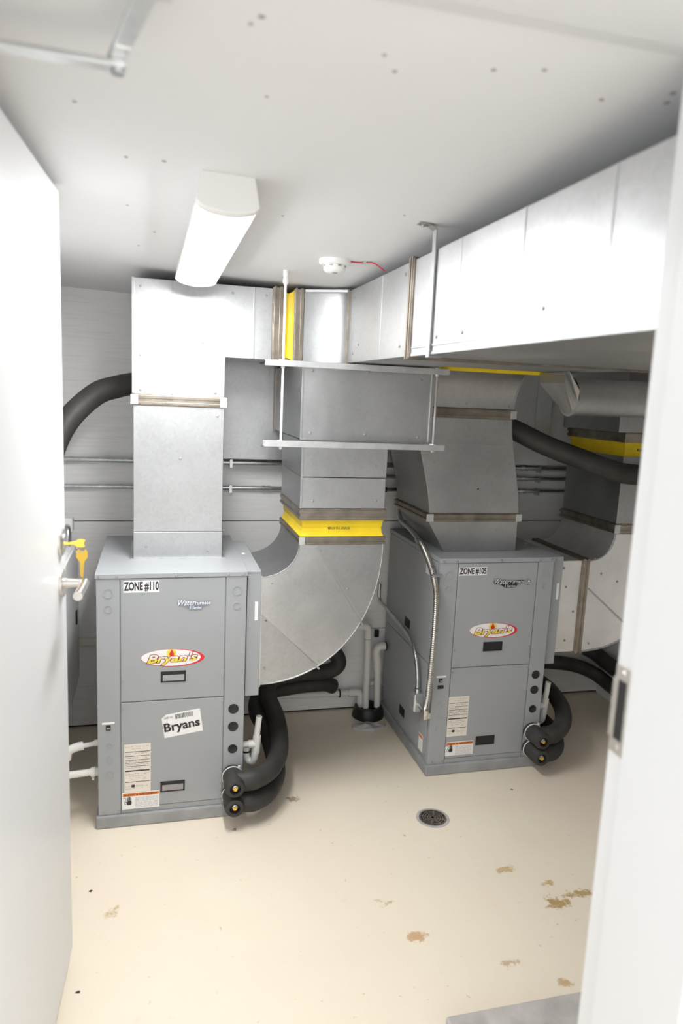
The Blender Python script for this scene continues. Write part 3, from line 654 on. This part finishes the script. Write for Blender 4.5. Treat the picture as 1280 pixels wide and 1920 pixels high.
# ================================================================== hangers
def strut(z, label):
    s_ = thing('support_strut', (.75, 2.66, z), label, 'strut', 'two struts carrying the header box')
    g = G(); z1 = z + .022
    g.prism([(2.64, z), (2.68, z), (2.68, z1), (2.672, z1), (2.672, z + .004), (2.648, z + .004), (2.648, z1), (2.64, z1)], 'x', .392, 1.105)
    obj('channel', g, 'zinc', s_, bev=.001)
    for x in (.457, 1.063):
        obj('nut', G().rev((x, 2.66, z), (0, 0, -1), [(0, .008), (.007, .008)], 6), 'zinc', s_)
        obj('washer', G().rev((x, 2.66, z1), (0, 0, 1), [(0, .016), (.003, .016)], 16), 'zinc', s_)
strut(1.768, 'steel strut above the header box'); strut(1.474, 'steel strut under the header box')
for x, lb in ((.457, 'white threaded hanger rod left of the header box'), (1.063, 'dark threaded hanger rod right of the header box')):
    zc = ceil_z(x, 2.66); h = thing('hanger_rod', (x, 2.66, zc), lb, 'hanger rod')
    obj('rod', G().cyl((x, 2.66, 1.463), (x, 2.66, zc - .005), .0048, n=10), 'plastic' if x < .6 else 'inkgrey', h, smooth=True)
    obj('ceiling_anchor', G().rev((x, 2.66, zc), (0, 0, -1), [(-.002, .010), (.02, .010), (.022, .0085), (.03, .0085), (.031, .0105), (.043, .0105), (.046, .0075), (.05, .006)], 14), 'plastic', h, smooth=True)
st = thing('hanger_strap', (.72, 1.89, 1.79), 'sheet metal strap hanging from the ceiling over the trunk duct side', 'strap')
zc = ceil_z(.70, 1.89)
g = G(); g.box(.7215, .7245, 1.879, 1.903, 1.790, zc - .014)
obj('strap_leg', g, 'galv', st); obj('ceiling_tab', G().loft([[(.675, 1.879, zc - .003), (.675, 1.905, zc - .003), (.675, 1.905, zc - .0005), (.675, 1.879, zc - .0005)], [(.705, 1.879, zc - .005), (.705, 1.905, zc - .005), (.705, 1.905, zc - .002), (.705, 1.879, zc - .002)], [(.7245, 1.879, zc - .016), (.7245, 1.905, zc - .016), (.7245, 1.905, zc - .011), (.7245, 1.879, zc - .011)]]), 'galv', st)
obj('bottom_hook', G().box(.7215, .76, 1.879, 1.903, 1.7875, 1.7905), 'galv', st)
screw(st, (.69, 1.892, zc - .005), '-z')

# ================================================================== light, detector
lf = thing('ceiling_light', (.152, 2.22, 2.05), 'white strip light with a lit diffuser on the ceiling', 'light fixture')
NA, FA = Vector((.162, 1.742, 0)), Vector((.142, 2.70, 0)); du = (FA - NA).normalized(); dv = Vector((du.y, -du.x, 0))
def fx(u, v, h):
    p = NA + du * u + dv * v; return (p.x, p.y, ceil_z(p.x, p.y) - h)
LL = (FA - NA).length
def fsec(u, pts): return [fx(u, a, h) for a, h in pts]
house = [(-.060, .0), (.060, .0), (.072, .058), (.072, .064), (-.072, .064), (-.072, .058)]
obj('housing', G().loft([fsec(.03, [(a * .97, h) for a, h in house]), fsec(LL - .01, [(a * .97, h) for a, h in house])]), 'plastic', lf)
cap_sec = [(-.061, -.001), (.061, -.001), (.073, .064), (.063, .073), (.047, .079), (.025, .083), (0, .085), (-.025, .083), (-.047, .079), (-.063, .073), (-.073, .064)]
obj('end_cap', G().loft([fsec(-.003, [(a * .97, h * .97) for a, h in cap_sec]), fsec(.0, cap_sec), fsec(.034, cap_sec)]), 'plastic', lf, bev=.002)
obj('end_cap', G().loft([fsec(LL - .012, cap_sec), fsec(LL, cap_sec)]), 'plastic', lf, bev=.002)
lens = [(-.062, .060), (-.061, .070), (-.046, .076), (-.024, .080), (0, .082), (.024, .080), (.046, .076), (.061, .070), (.062, .060)]
obj('lens', G().loft([fsec(.033, lens), fsec(LL - .011, lens)]), 'lens', lf, smooth=True)
dx, dy = .578, 2.42; zc = ceil_z(dx, dy)
sm = thing('smoke_detector', (dx, dy, zc), 'round white smoke detector on the ceiling', 'smoke detector')
obj('base_ring', G().rev((dx, dy, zc), (0, 0, -1), [(-.002, .052), (.010, .052), (.015, .048)], 32), 'plastic', sm, smooth=True)
obj('sensor_head', G().rev((dx, dy, zc), (0, 0, -1), [(.012, .037), (.032, .036), (.038, .030), (.040, .018), (.040, .0)], 32), 'plastic', sm, smooth=True)
for k in range(8):
    a = 2 * math.pi * (k + .3) / 8; c, s_ = math.cos(a), math.sin(a)
    obj('vent_slot', G().loft([[(dx + c * r - s_ * t, dy + s_ * r + c * t, zc - h) for r, t in ((.034, -.006), (.0375, -.006), (.0375, .006), (.034, .006))] for h in (.017, .022)]), 'inkgrey', sm)
obj('test_button', G().rev((dx, dy - .006, zc), (0, 0, -1), [(.039, .010), (.042, .009)], 18), 'inkgrey', sm)
g = G().tube(spline([(dx + .05, dy - .018, zc - .003), (.655, 2.395, ceil_z(.655, 2.395) - .003), (.68, 2.375, ceil_z(.68, 2.375) - .004), (.70, 2.362, ceil_z(.7, 2.362) - .008), (.735, 2.36, 2.083)], 6), .0022, 8)
rw = obj('signal_wire', g, 'redwire', smooth=True, label='thin red wire running from the smoke detector to the trunk duct', cat='wire')
obj('wire_clip', G().box(.664, .674, 2.374, 2.394, ceil_z(.668, 2.385) - .008, ceil_z(.668, 2.385)), 'zinc', rw)

# ================================================================== insulated water hoses
def tee_hose(ox, oy, z, path, label, grp):
    h = thing('insulated_hose', (ox + .50, oy - .05, z - .04), label, 'hose', grp)
    cx = ox + .503; r = .0385
    obj('tee_insulation', G().rev((cx, oy + .0, z), (0, -1, 0), [(0, r), (.02, r + .001), (.105, r), (.118, r - .004), (.121, r - .010), (.121, .021), (.10, .019)], 26, cap=False), 'rubber', h, smooth=True)
    obj('tee_cavity', G().cyl((cx, oy - .10, z), (cx, oy - .105, z), .020, n=20), 'black', h)
    pl = obj('test_plug', G().rev((cx + .001, oy - .104, z + .001), (0, -1, 0), [(0, .010), (.008, .010), (.009, .007), (.012, .007)], 16), 'emt', h, smooth=True)
    obj('plug_cap', G().rev((cx + .001, oy - .1155, z - .001), (0, -1, 0), [(0, .0072), (.003, .0072)], 16), 'brass', pl)
    P_ = spline(path, 8)
    obj('hose', G().tube(P_, .039, 20), 'rubber', h, smooth=True)
    obj('cuff', G().tube(P_[3:9], .0405, 20), 'rubber', h, smooth=True)
    g = G(); n = 26
    g.tube([(cx + (r + .0022) * math.cos(2 * math.pi * k / n), oy - .022, z + (r + .0022) * math.sin(2 * math.pi * k / n)) for k in range(n + 1)], .0024, 6)
    tie = obj('cable_tie', g, 'pvc', h, smooth=True); tie['label'] = 'white cable tie'
    obj('tie_head', G().box(cx + .02, cx + .028, oy - .027, oy - .018, z + r * .75, z + r + .004), 'pvc', tie)
    return h
# first pump
tee_hose(-.202, 2.648, .178, [(.315, 2.585, .180), (.386, 2.585, .184), (.462, 2.66, .184), (.515, 2.80, .194), (.535, 3.0, .225), (.52, 3.17, .262), (.56, 3.30, .28), (.70, 3.36, .285), (.86, 3.37, .285), (.915, 3.38, .33), (.86, 3.41, .42)], 'upper black insulated hose at the front corner of the left heat pump', 'insulated hoses of the heat pumps')
tee_hose(-.202, 2.648, .098, [(.315, 2.585, .098), (.386, 2.585, .092), (.456, 2.66, .089), (.505, 2.80, .098), (.500, 3.0, .15), (.47, 3.18, .19), (.52, 3.32, .205), (.68, 3.385, .205), (.84, 3.395, .208), (.90, 3.42, .18)], 'lower black insulated hose at the front corner of the left heat pump', 'insulated hoses of the heat pumps')
# second pump
tee_hose(1.189, 2.796, .178, [(1.706, 2.733, .180), (1.775, 2.733, .186), (1.86, 2.80, .200), (1.925, 2.93, .225), (1.925, 3.08, .26), (1.86, 3.22, .29), (1.90, 3.38, .27), (2.10, 3.45, .24), (2.30, 3.44, .215), (2.43, 3.40, .17), (2.48, 3.25, .125), (2.48, 2.9, .11), (2.48, 2.3, .10)], 'upper black insulated hose at the front corner of the right heat pump', 'insulated hoses of the heat pumps')
tee_hose(1.189, 2.796, .098, [(1.706, 2.733, .098), (1.775, 2.740, .094), (1.84, 2.81, .092), (1.885, 2.93, .10), (1.86, 3.08, .13), (1.80, 3.25, .15), (1.86, 3.36, .145)], 'lower black insulated hose at the front corner of the right heat pump', 'insulated hoses of the heat pumps')
obj('insulated_hose', G().tube(spline([(2.40, 3.46, .30), (2.455, 3.43, .27), (2.475, 3.34, .245), (2.48, 3.1, .225), (2.48, 2.6, .22), (2.48, 2.0, .22)], 6), .042, 18), 'rubber', smooth=True, label='black insulated hose along the right wall under the return elbow', cat='hose')
hl = obj('insulated_hose', G().tube(spline([(-.082, 3.2, 1.682), (-.15, 3.17, 1.665), (-.23, 3.13, 1.632), (-.325, 3.06, 1.535), (-.38, 3.0, 1.42), (-.40, 2.96, 1.30)], 8), .046, 22), 'rubber', smooth=True, label='grey-black insulated hose entering the left side of the supply riser', cat='hose')
obj('hose_collar', G().cyl((-.0785, 3.2, 1.683), (-.092, 3.196, 1.681), .040, n=20), 'black', hl, smooth=True)
obj('insulated_hose', G().tube(spline([(1.527, 3.02, 1.57), (1.60, 2.99, 1.545), (1.72, 2.93, 1.487), (1.87, 2.84, 1.43), (1.99, 2.79, 1.39), (2.10, 2.76, 1.378), (2.25, 2.72, 1.37), (2.45, 2.70, 1.37)], 8), .046, 22), 'rubber', smooth=True, label='black insulated hose sagging to the right of the offset supply duct', cat='hose')

# ================================================================== condensate traps
def trap(ox, oy, label):
    t = thing('condensate_trap', (ox + .60, oy + .07, .15), label, 'drain trap'); x = ox + .603; y = oy + .068
    obj('stub_pipe', G().cyl((ox + W - .002, y, .262), (x, y, .262), .0125, n=18), 'pvc', t, smooth=True)
    obj('tee_fitting', G().rev((x + .001, y, .222), (.06, 0, 1), [(0, .0165), (.075, .0165)], 20), 'pvc', t, smooth=True)
    obj('tee_branch', G().cyl((x - .030, y, .262), (x, y, .262), .0162, n=18), 'pvc', t, smooth=True)
    obj('standpipe', G().rev((x + .004, y, .295), (.09, 0, 1), [(0, .0125), (.085, .0125), (.085, .010), (.06, .010)], 20), 'pvc', t, smooth=True)
    obj('trap_bend', G().tube(spline([(x - .001, y, .226), (x - .003, y, .200), (x - .010, y + .004, .186), (x - .024, y + .01, .186), (x - .033, y + .014, .200), (x - .036, y + .016, .245)], 6), .0155, 18), 'pvc', t, smooth=True)
    obj('pipe_clip', G().rev((x - .035, y + .016, .222), (0, 0, 1), [(0, .0175), (.007, .0175)], 18), 'black', t)
trap(-.202, 2.648, 'white plastic drain trap on the side of the left heat pump')
trap(1.189, 2.796, 'white plastic drain trap on the side of the right heat pump')

# ================================================================== pipes and conduits
p1 = thing('drain_pipe', (1.09, 3.42, .05), 'taller white plastic drain pipe standing by the back wall', 'pipe')
obj('upright', G().cyl((1.083, 3.42, .05), (1.077, 3.42, .43), .0165, n=20), 'pvc', p1, smooth=True)
obj('elbow', G().tube(spline([(1.077, 3.42, .425), (1.077, 3.42, .47), (1.068, 3.42, .493), (1.045, 3.42, .50), (1.00, 3.42, .50)], 6), .0200, 20), 'pvc', p1, smooth=True)
obj('joint_ring', G().rev((1.077, 3.42, .428), (0, 0, 1), [(0, .0202), (.003, .0202)], 20), 'inkgrey', p1)
p2 = thing('drain_pipe', (1.14, 3.42, .05), 'shorter white plastic drain pipe beside the ZONE #105 cabinet', 'pipe')
obj('upright', G().cyl((1.146, 3.42, .05), (1.140, 3.42, .26), .0165, n=20), 'pvc', p2, smooth=True)
obj('coupling', G().rev((1.140, 3.42, .245), (-.1, 0, 1), [(0, .0205), (.05, .0205)], 20), 'pvc', p2, smooth=True)
obj('elbow', G().tube(spline([(1.138, 3.42, .29), (1.128, 3.42, .34), (1.132, 3.42, .37), (1.150, 3.42, .385), (1.178, 3.42, .385)], 6), .0200, 20), 'pvc', p2, smooth=True)
obj('pipe_clamp', G().rev((1.172, 3.42, .385), (1, 0, 0), [(0, .0235), (.006, .0235)], 18), 'black', p2)
obj('clamp_plate', G().box(1.140, 1.162, 3.50, 3.519, .405, .445), 'black', p2)
p3 = thing('drain_pipe', (.75, 3.46, .10), 'white plastic drain pipe lying along the foot of the back wall', 'pipe')
obj('run', G().cyl((.38, 3.465, .125), (1.02, 3.465, .118), .0155, n=18), 'pvc', p3, smooth=True)
obj('coupling', G().cyl((1.0, 3.465, .118), (1.045, 3.465, .117), .0205, n=18), 'pvc', p3, smooth=True)
obj('elbow', G().tube(spline([(1.04, 3.465, .117), (1.06, 3.464, .112), (1.066, 3.462, .09), (1.066, 3.46, .04)], 5), .0200, 18), 'pvc', p3, smooth=True)
obj('pipe_clamp', G().rev((.945, 3.465, .119), (1, 0, 0), [(0, .0225), (.007, .0225)], 18), 'black', p3)
p4 = thing('drain_pipe', (1.16, 3.48, .05), 'short stub of white plastic pipe behind the ZONE #105 cabinet', 'pipe')
obj('run', G().cyl((1.12, 3.485, .155), (1.184, 3.485, .155), .0145, n=18), 'pvc', p4, smooth=True)
obj('upright', G().cyl((1.165, 3.485, .0), (1.165, 3.485, .155), .0165, n=18), 'pvc', p4, smooth=True)
fd = thing('drain_hub', (1.10, 3.43, 0), 'dark rusty drain hub the white pipes drop into', 'drain')
obj('hub', G().rev((1.10, 3.43, 0), (0, 0, 1), [(0, .085), (.03, .08), (.055, .07), (.055, .055), (.02, .05)], 24, cap=False), 'black', fd, smooth=True)
g = G(); rr = random.Random(2); n = 9
top = [(1.06 + .085 * math.cos(2 * math.pi * k / n) * rr.uniform(.7, 1.2), 3.30 + .05 * math.sin(2 * math.pi * k / n) * rr.uniform(.8, 1.2)) for k in range(n)]
g.loft([[(x, y, 0.0) for x, y in top], [(x, y, rr.uniform(.004, .02)) for x, y in top], [(1.06 + (x - 1.06) * .5, 3.30 + (y - 3.30) * .5, rr.uniform(.008, .03)) for x, y in top]])
obj('plastic_scrap', g, 'paper', label='crumpled grey scrap of plastic on the floor below the drain pipes', cat='scrap')
# conduits on the back wall
for z, r, x0, x1, lb in ((1.327, .0125, XL, 2.52, 'steel conduit along the back wall, the topmost run'), (1.202, .0105, XL, 2.52, 'thin steel conduit along the back wall, the lowest run'), (1.270, .0105, 1.15, 2.52, 'steel conduit on the back wall seen between the two others at right')):
    c = thing('conduit', ((x0 + x1) / 2, 3.497, z), lb, 'conduit')
    obj('tube', G().cyl((x0, 3.497, z), (x1, 3.497, z), r, n=14), 'emt', c, smooth=True)
    for x in (.535, 1.06, 1.93):
        if x > x0 and not (z > 1.3 and x < 1):
            obj('coupling', G().rev((x - .02, 3.497, z), (1, 0, 0), [(0, r + .003), (.012, r + .003), (.013, r + .001), (.027, r + .001), (.028, r + .003), (.04, r + .003)], 14), 'emt', c, smooth=True)
    for x in (.36, .93, 2.02):
        if x > x0: obj('strap', G().box(x - .006, x + .006, 3.497 - r - .003, 3.519, z - r - .012, z + r + .003), 'emt', c)
cb = thing('junction_connector', (1.10, 3.48, 1.16), 'dark cable connector on the back wall left of the offset supply duct', 'connector')
obj('connector_body', G().rev((1.095, 3.485, 1.203), (1, 0, 0), [(0, .026), (.03, .026), (.045, .014), (.06, .014)], 14), 'flange', cb, smooth=True)
# flexible conduit on the second pump
fc = thing('flexible_conduit', (1.165, 2.8, .29), 'ribbed metal conduit running down the front left edge of the ZONE #105 cabinet', 'conduit')
P_ = spline([(1.172, 3.02, 1.030), (1.168, 2.94, 1.005), (1.166, 2.865, .965), (1.165, 2.795, .903), (1.165, 2.766, .841), (1.165, 2.757, .75), (1.165, 2.758, .65), (1.165, 2.766, .54), (1.165, 2.776, .43), (1.165, 2.79, .345), (1.166, 2.80, .31)], 22)
obj('ribbed_sleeve', G().tube(P_, .0125, 14, rfun=lambda i: .0125 + (.0016 if i % 2 else -.0010)), 'flex', fc, smooth=True)
obj('end_connector', G().rev((1.166, 2.80, .316), (0, .1, -1), [(0, .016), (.028, .016), (.03, .0135), (.045, .0135)], 8), 'steel', fc)
obj('elbow_connector', G().box(1.168, 1.190, 2.792, 2.815, .272, .300), 'emt', fc, bev=.003)
obj('tube_end', G().tube(spline([(1.172, 3.02, 1.030), (1.178, 3.10, 1.045), (1.182, 3.20, 1.060), (1.176, 3.29, 1.075), (1.172, 3.335, 1.12), (1.18, 3.35, 1.20)], 6), .0115, 14), 'emt', fc, smooth=True)
obj('coupling', G().rev((1.171, 3.005, 1.025), (.02, 1, .16), [(0, .0155), (.022, .0155), (.024, .013), (.045, .013)], 10), 'emt', fc)
obj('clamp', G().box(1.150, 1.196, 2.782, 2.800, .925, .934), 'emt', fc)
ec_ = thing('electrical_conduit', (1.165, 2.91, .3), 'bent steel conduit ending in a small box on the right heat pump', 'conduit')
obj('tube', G().tube(spline([(1.150, 3.50, .70), (1.152, 3.497, .62), (1.160, 3.42, .60), (1.165, 3.231, .582), (1.165, 3.08, .567), (1.165, 3.0, .54), (1.165, 2.945, .485), (1.165, 2.918, .42), (1.165, 2.912, .37)], 8), .0095, 12), 'emt', ec_, smooth=True)
obj('connector', G().rev((1.165, 2.912, .368), (0, 0, -1), [(0, .0135), (.018, .0135)], 8), 'emt', ec_)
bx_ = obj('outlet_box', G().box(1.142, 1.187, 2.88, 2.935, .265, .352), 'zinc', ec_, bev=.006)
obj('cover_plate', G().box(1.140, 1.143, 2.884, 2.931, .270, .347), 'zinc', bx_, bev=.001)
for z in (.278, .339): obj('cover_screw', G().rev((1.140, 2.908, z), (-1, 0, 0), [(0, .003), (.001, .0025)], 8), 'emt', bx_)
obj('side_nipple', G().cyl((1.165, 2.88, .30), (1.165, 2.83, .295), .009, n=12), 'emt', ec_, smooth=True)
# pipes at the left side of the first pump
lp = thing('liquidtight_conduit', (-.30, 2.72, .2), 'ribbed white plastic conduit entering the left side of the ZONE #110 cabinet', 'conduit')
P_ = [(-.228 - .006 * i, 2.70, .207 - .0004 * i) for i in range(34)]
obj('ribbed_sleeve', G().tube(P_, .014, 14, rfun=lambda i: .0145 if i % 2 else .0125), 'pvc', lp, smooth=True)
obj('connector', G().rev((-.203, 2.70, .207), (-1, 0, 0), [(0, .016), (.012, .016), (.013, .019), (.028, .019)], 16), 'pvc', lp, smooth=True)
obj('clamp_screw', G().rev((-.222, 2.695, .19), (0, 0, -1), [(0, .006), (.012, .007)], 10), 'zinc', lp)
lq = thing('drain_pipe', (-.30, 2.75, .28), 'white plastic pipe entering the left side of the ZONE #110 cabinet', 'pipe')
obj('tube', G().cyl((-.203, 2.75, .300), (-.30, 2.74, .292), .0095, n=14), 'pvc', lq, smooth=True)
obj('fitting', G().rev((-.203, 2.75, .300), (-1, 0, 0), [(0, .0125), (.02, .0125)], 14), 'pvc', lq, smooth=True)
obj('elbow', G().tube(spline([(-.262, 2.745, .295), (-.29, 2.74, .292), (-.315, 2.735, .280), (-.322, 2.73, .25)], 5), .017, 14), 'pvc', lq, smooth=True)
# electrical cabinet on the left wall
ep = thing('electrical_cabinet', (-.39, 3.1, .3), 'white electrical cabinet on the left wall half hidden by the door', 'electrical cabinet')
obj('case', G().box(XL, -.350, 2.75, 3.45, .30, .955), 'label', ep, bev=.003)
obj('cover', G().box(-.351, -.340, 2.755, 3.445, .305, .950), 'label', ep, bev=.002)
obj('cover_latch', G().box(-.341, -.334, 3.30, 3.33, .60, .66), 'black', ep)
obj('caution_label', G().box(-.3405, -.3395, 3.34, 3.42, .36, .50), 'cream', ep)
obj('cover_screw', G().rev((-.340, 3.38, .935), (1, 0, 0), [(0, .007), (.004, .006)], 10), 'zinc', ep)
eb = thing('conduit_fitting', (-.37, 3.4, .96), 'white conduit body above the electrical cabinet', 'conduit')
obj('fitting_body', G().box(-.40, -.352, 3.36, 3.42, 1.01, 1.075), 'plastic', eb, bev=.006)
obj('nipple', G().cyl((-.376, 3.39, .955), (-.376, 3.39, 1.02), .015, n=14), 'emt', eb, smooth=True)
obj('locknut', G().rev((-.376, 3.39, .955), (0, 0, 1), [(0, .022), (.006, .022)], 8), 'zinc', eb)
obj('bent_tube', G().tube(spline([(-.372, 3.33, .955), (-.370, 3.33, 1.0), (-.372, 3.345, 1.03), (-.376, 3.37, 1.04)], 6), .013, 14), 'emt', eb, smooth=True)

# ================================================================== floor things
dr = thing('floor_drain', (1.095, 2.48, 0), 'round slotted drain grate in the beige floor', 'drain')
n = 36
obj('rim', G().rev((1.095, 2.48, 0), (0, 0, 1), [(0, .068), (.002, .066), (.002, .056), (.0005, .056)], n, cap=False), 'concrete', dr)
obj('sump', G().cyl((1.095, 2.48, 0), (1.095, 2.48, .0008), .057, n=n), 'black', dr)
for ra, rb in ((.055, .049), (.044, .039), (.034, .029), (.024, .019), (.014, .008)):
    obj('grate_ring', G().loft([[(1.095 + r * math.cos(2 * math.pi * k / n), 2.48 + r * math.sin(2 * math.pi * k / n), z) for k in range(n)] for r, z in ((ra, .001), (ra, .003), (rb, .003), (rb, .001))], cap=False), 'flange', dr)
g = G()
for k in range(4):
    a = math.pi * k / 4 + .3; c, s_ = math.cos(a), math.sin(a)
    g.loft([[(1.095 + c * u - s_ * v, 2.48 + s_ * u + c * v, z) for u, v in ((-.052, -.003), (.052, -.003), (.052, .003), (-.052, .003))] for z in (.001, .0029)])
obj('grate_bar', g, 'flange', dr)
obj('concrete_pad', G().box(.753, 1.75, .956, 1.53, 0, .06), 'concrete', bev=.006, label='low grey concrete pad on the floor right of the doorway', cat='concrete pad')
rr = random.Random(11)
for (x, y, s_, lb) in ((-.202, 2.291, .008, 'dark splinter on the floor in front of the door edge'), (-.201, 1.87, .009, 'dark crumb on the floor beside the bottom of the door'), (.305, 2.545, .011, 'small brown chip on the floor under the lower hose end'), (1.52, 2.62, .009, 'rust-coloured flake on the floor in front of the ZONE #105 cabinet')):
    pts = [(x + s_ * (1.4 if k % 2 else .5) * math.cos(k * 1.05) * rr.uniform(.6, 1), y + s_ * .7 * math.sin(k * 1.05) * rr.uniform(.6, 1.2)) for k in range(6)]
    obj('floor_debris', G().loft([[(a, b, 0) for a, b in pts], [(x + (a - x) * .6, y + (b - y) * .6, s_ * .35) for a, b in pts]]), 'ink' if 'dark' in lb else 'flange', label=lb, cat='debris')
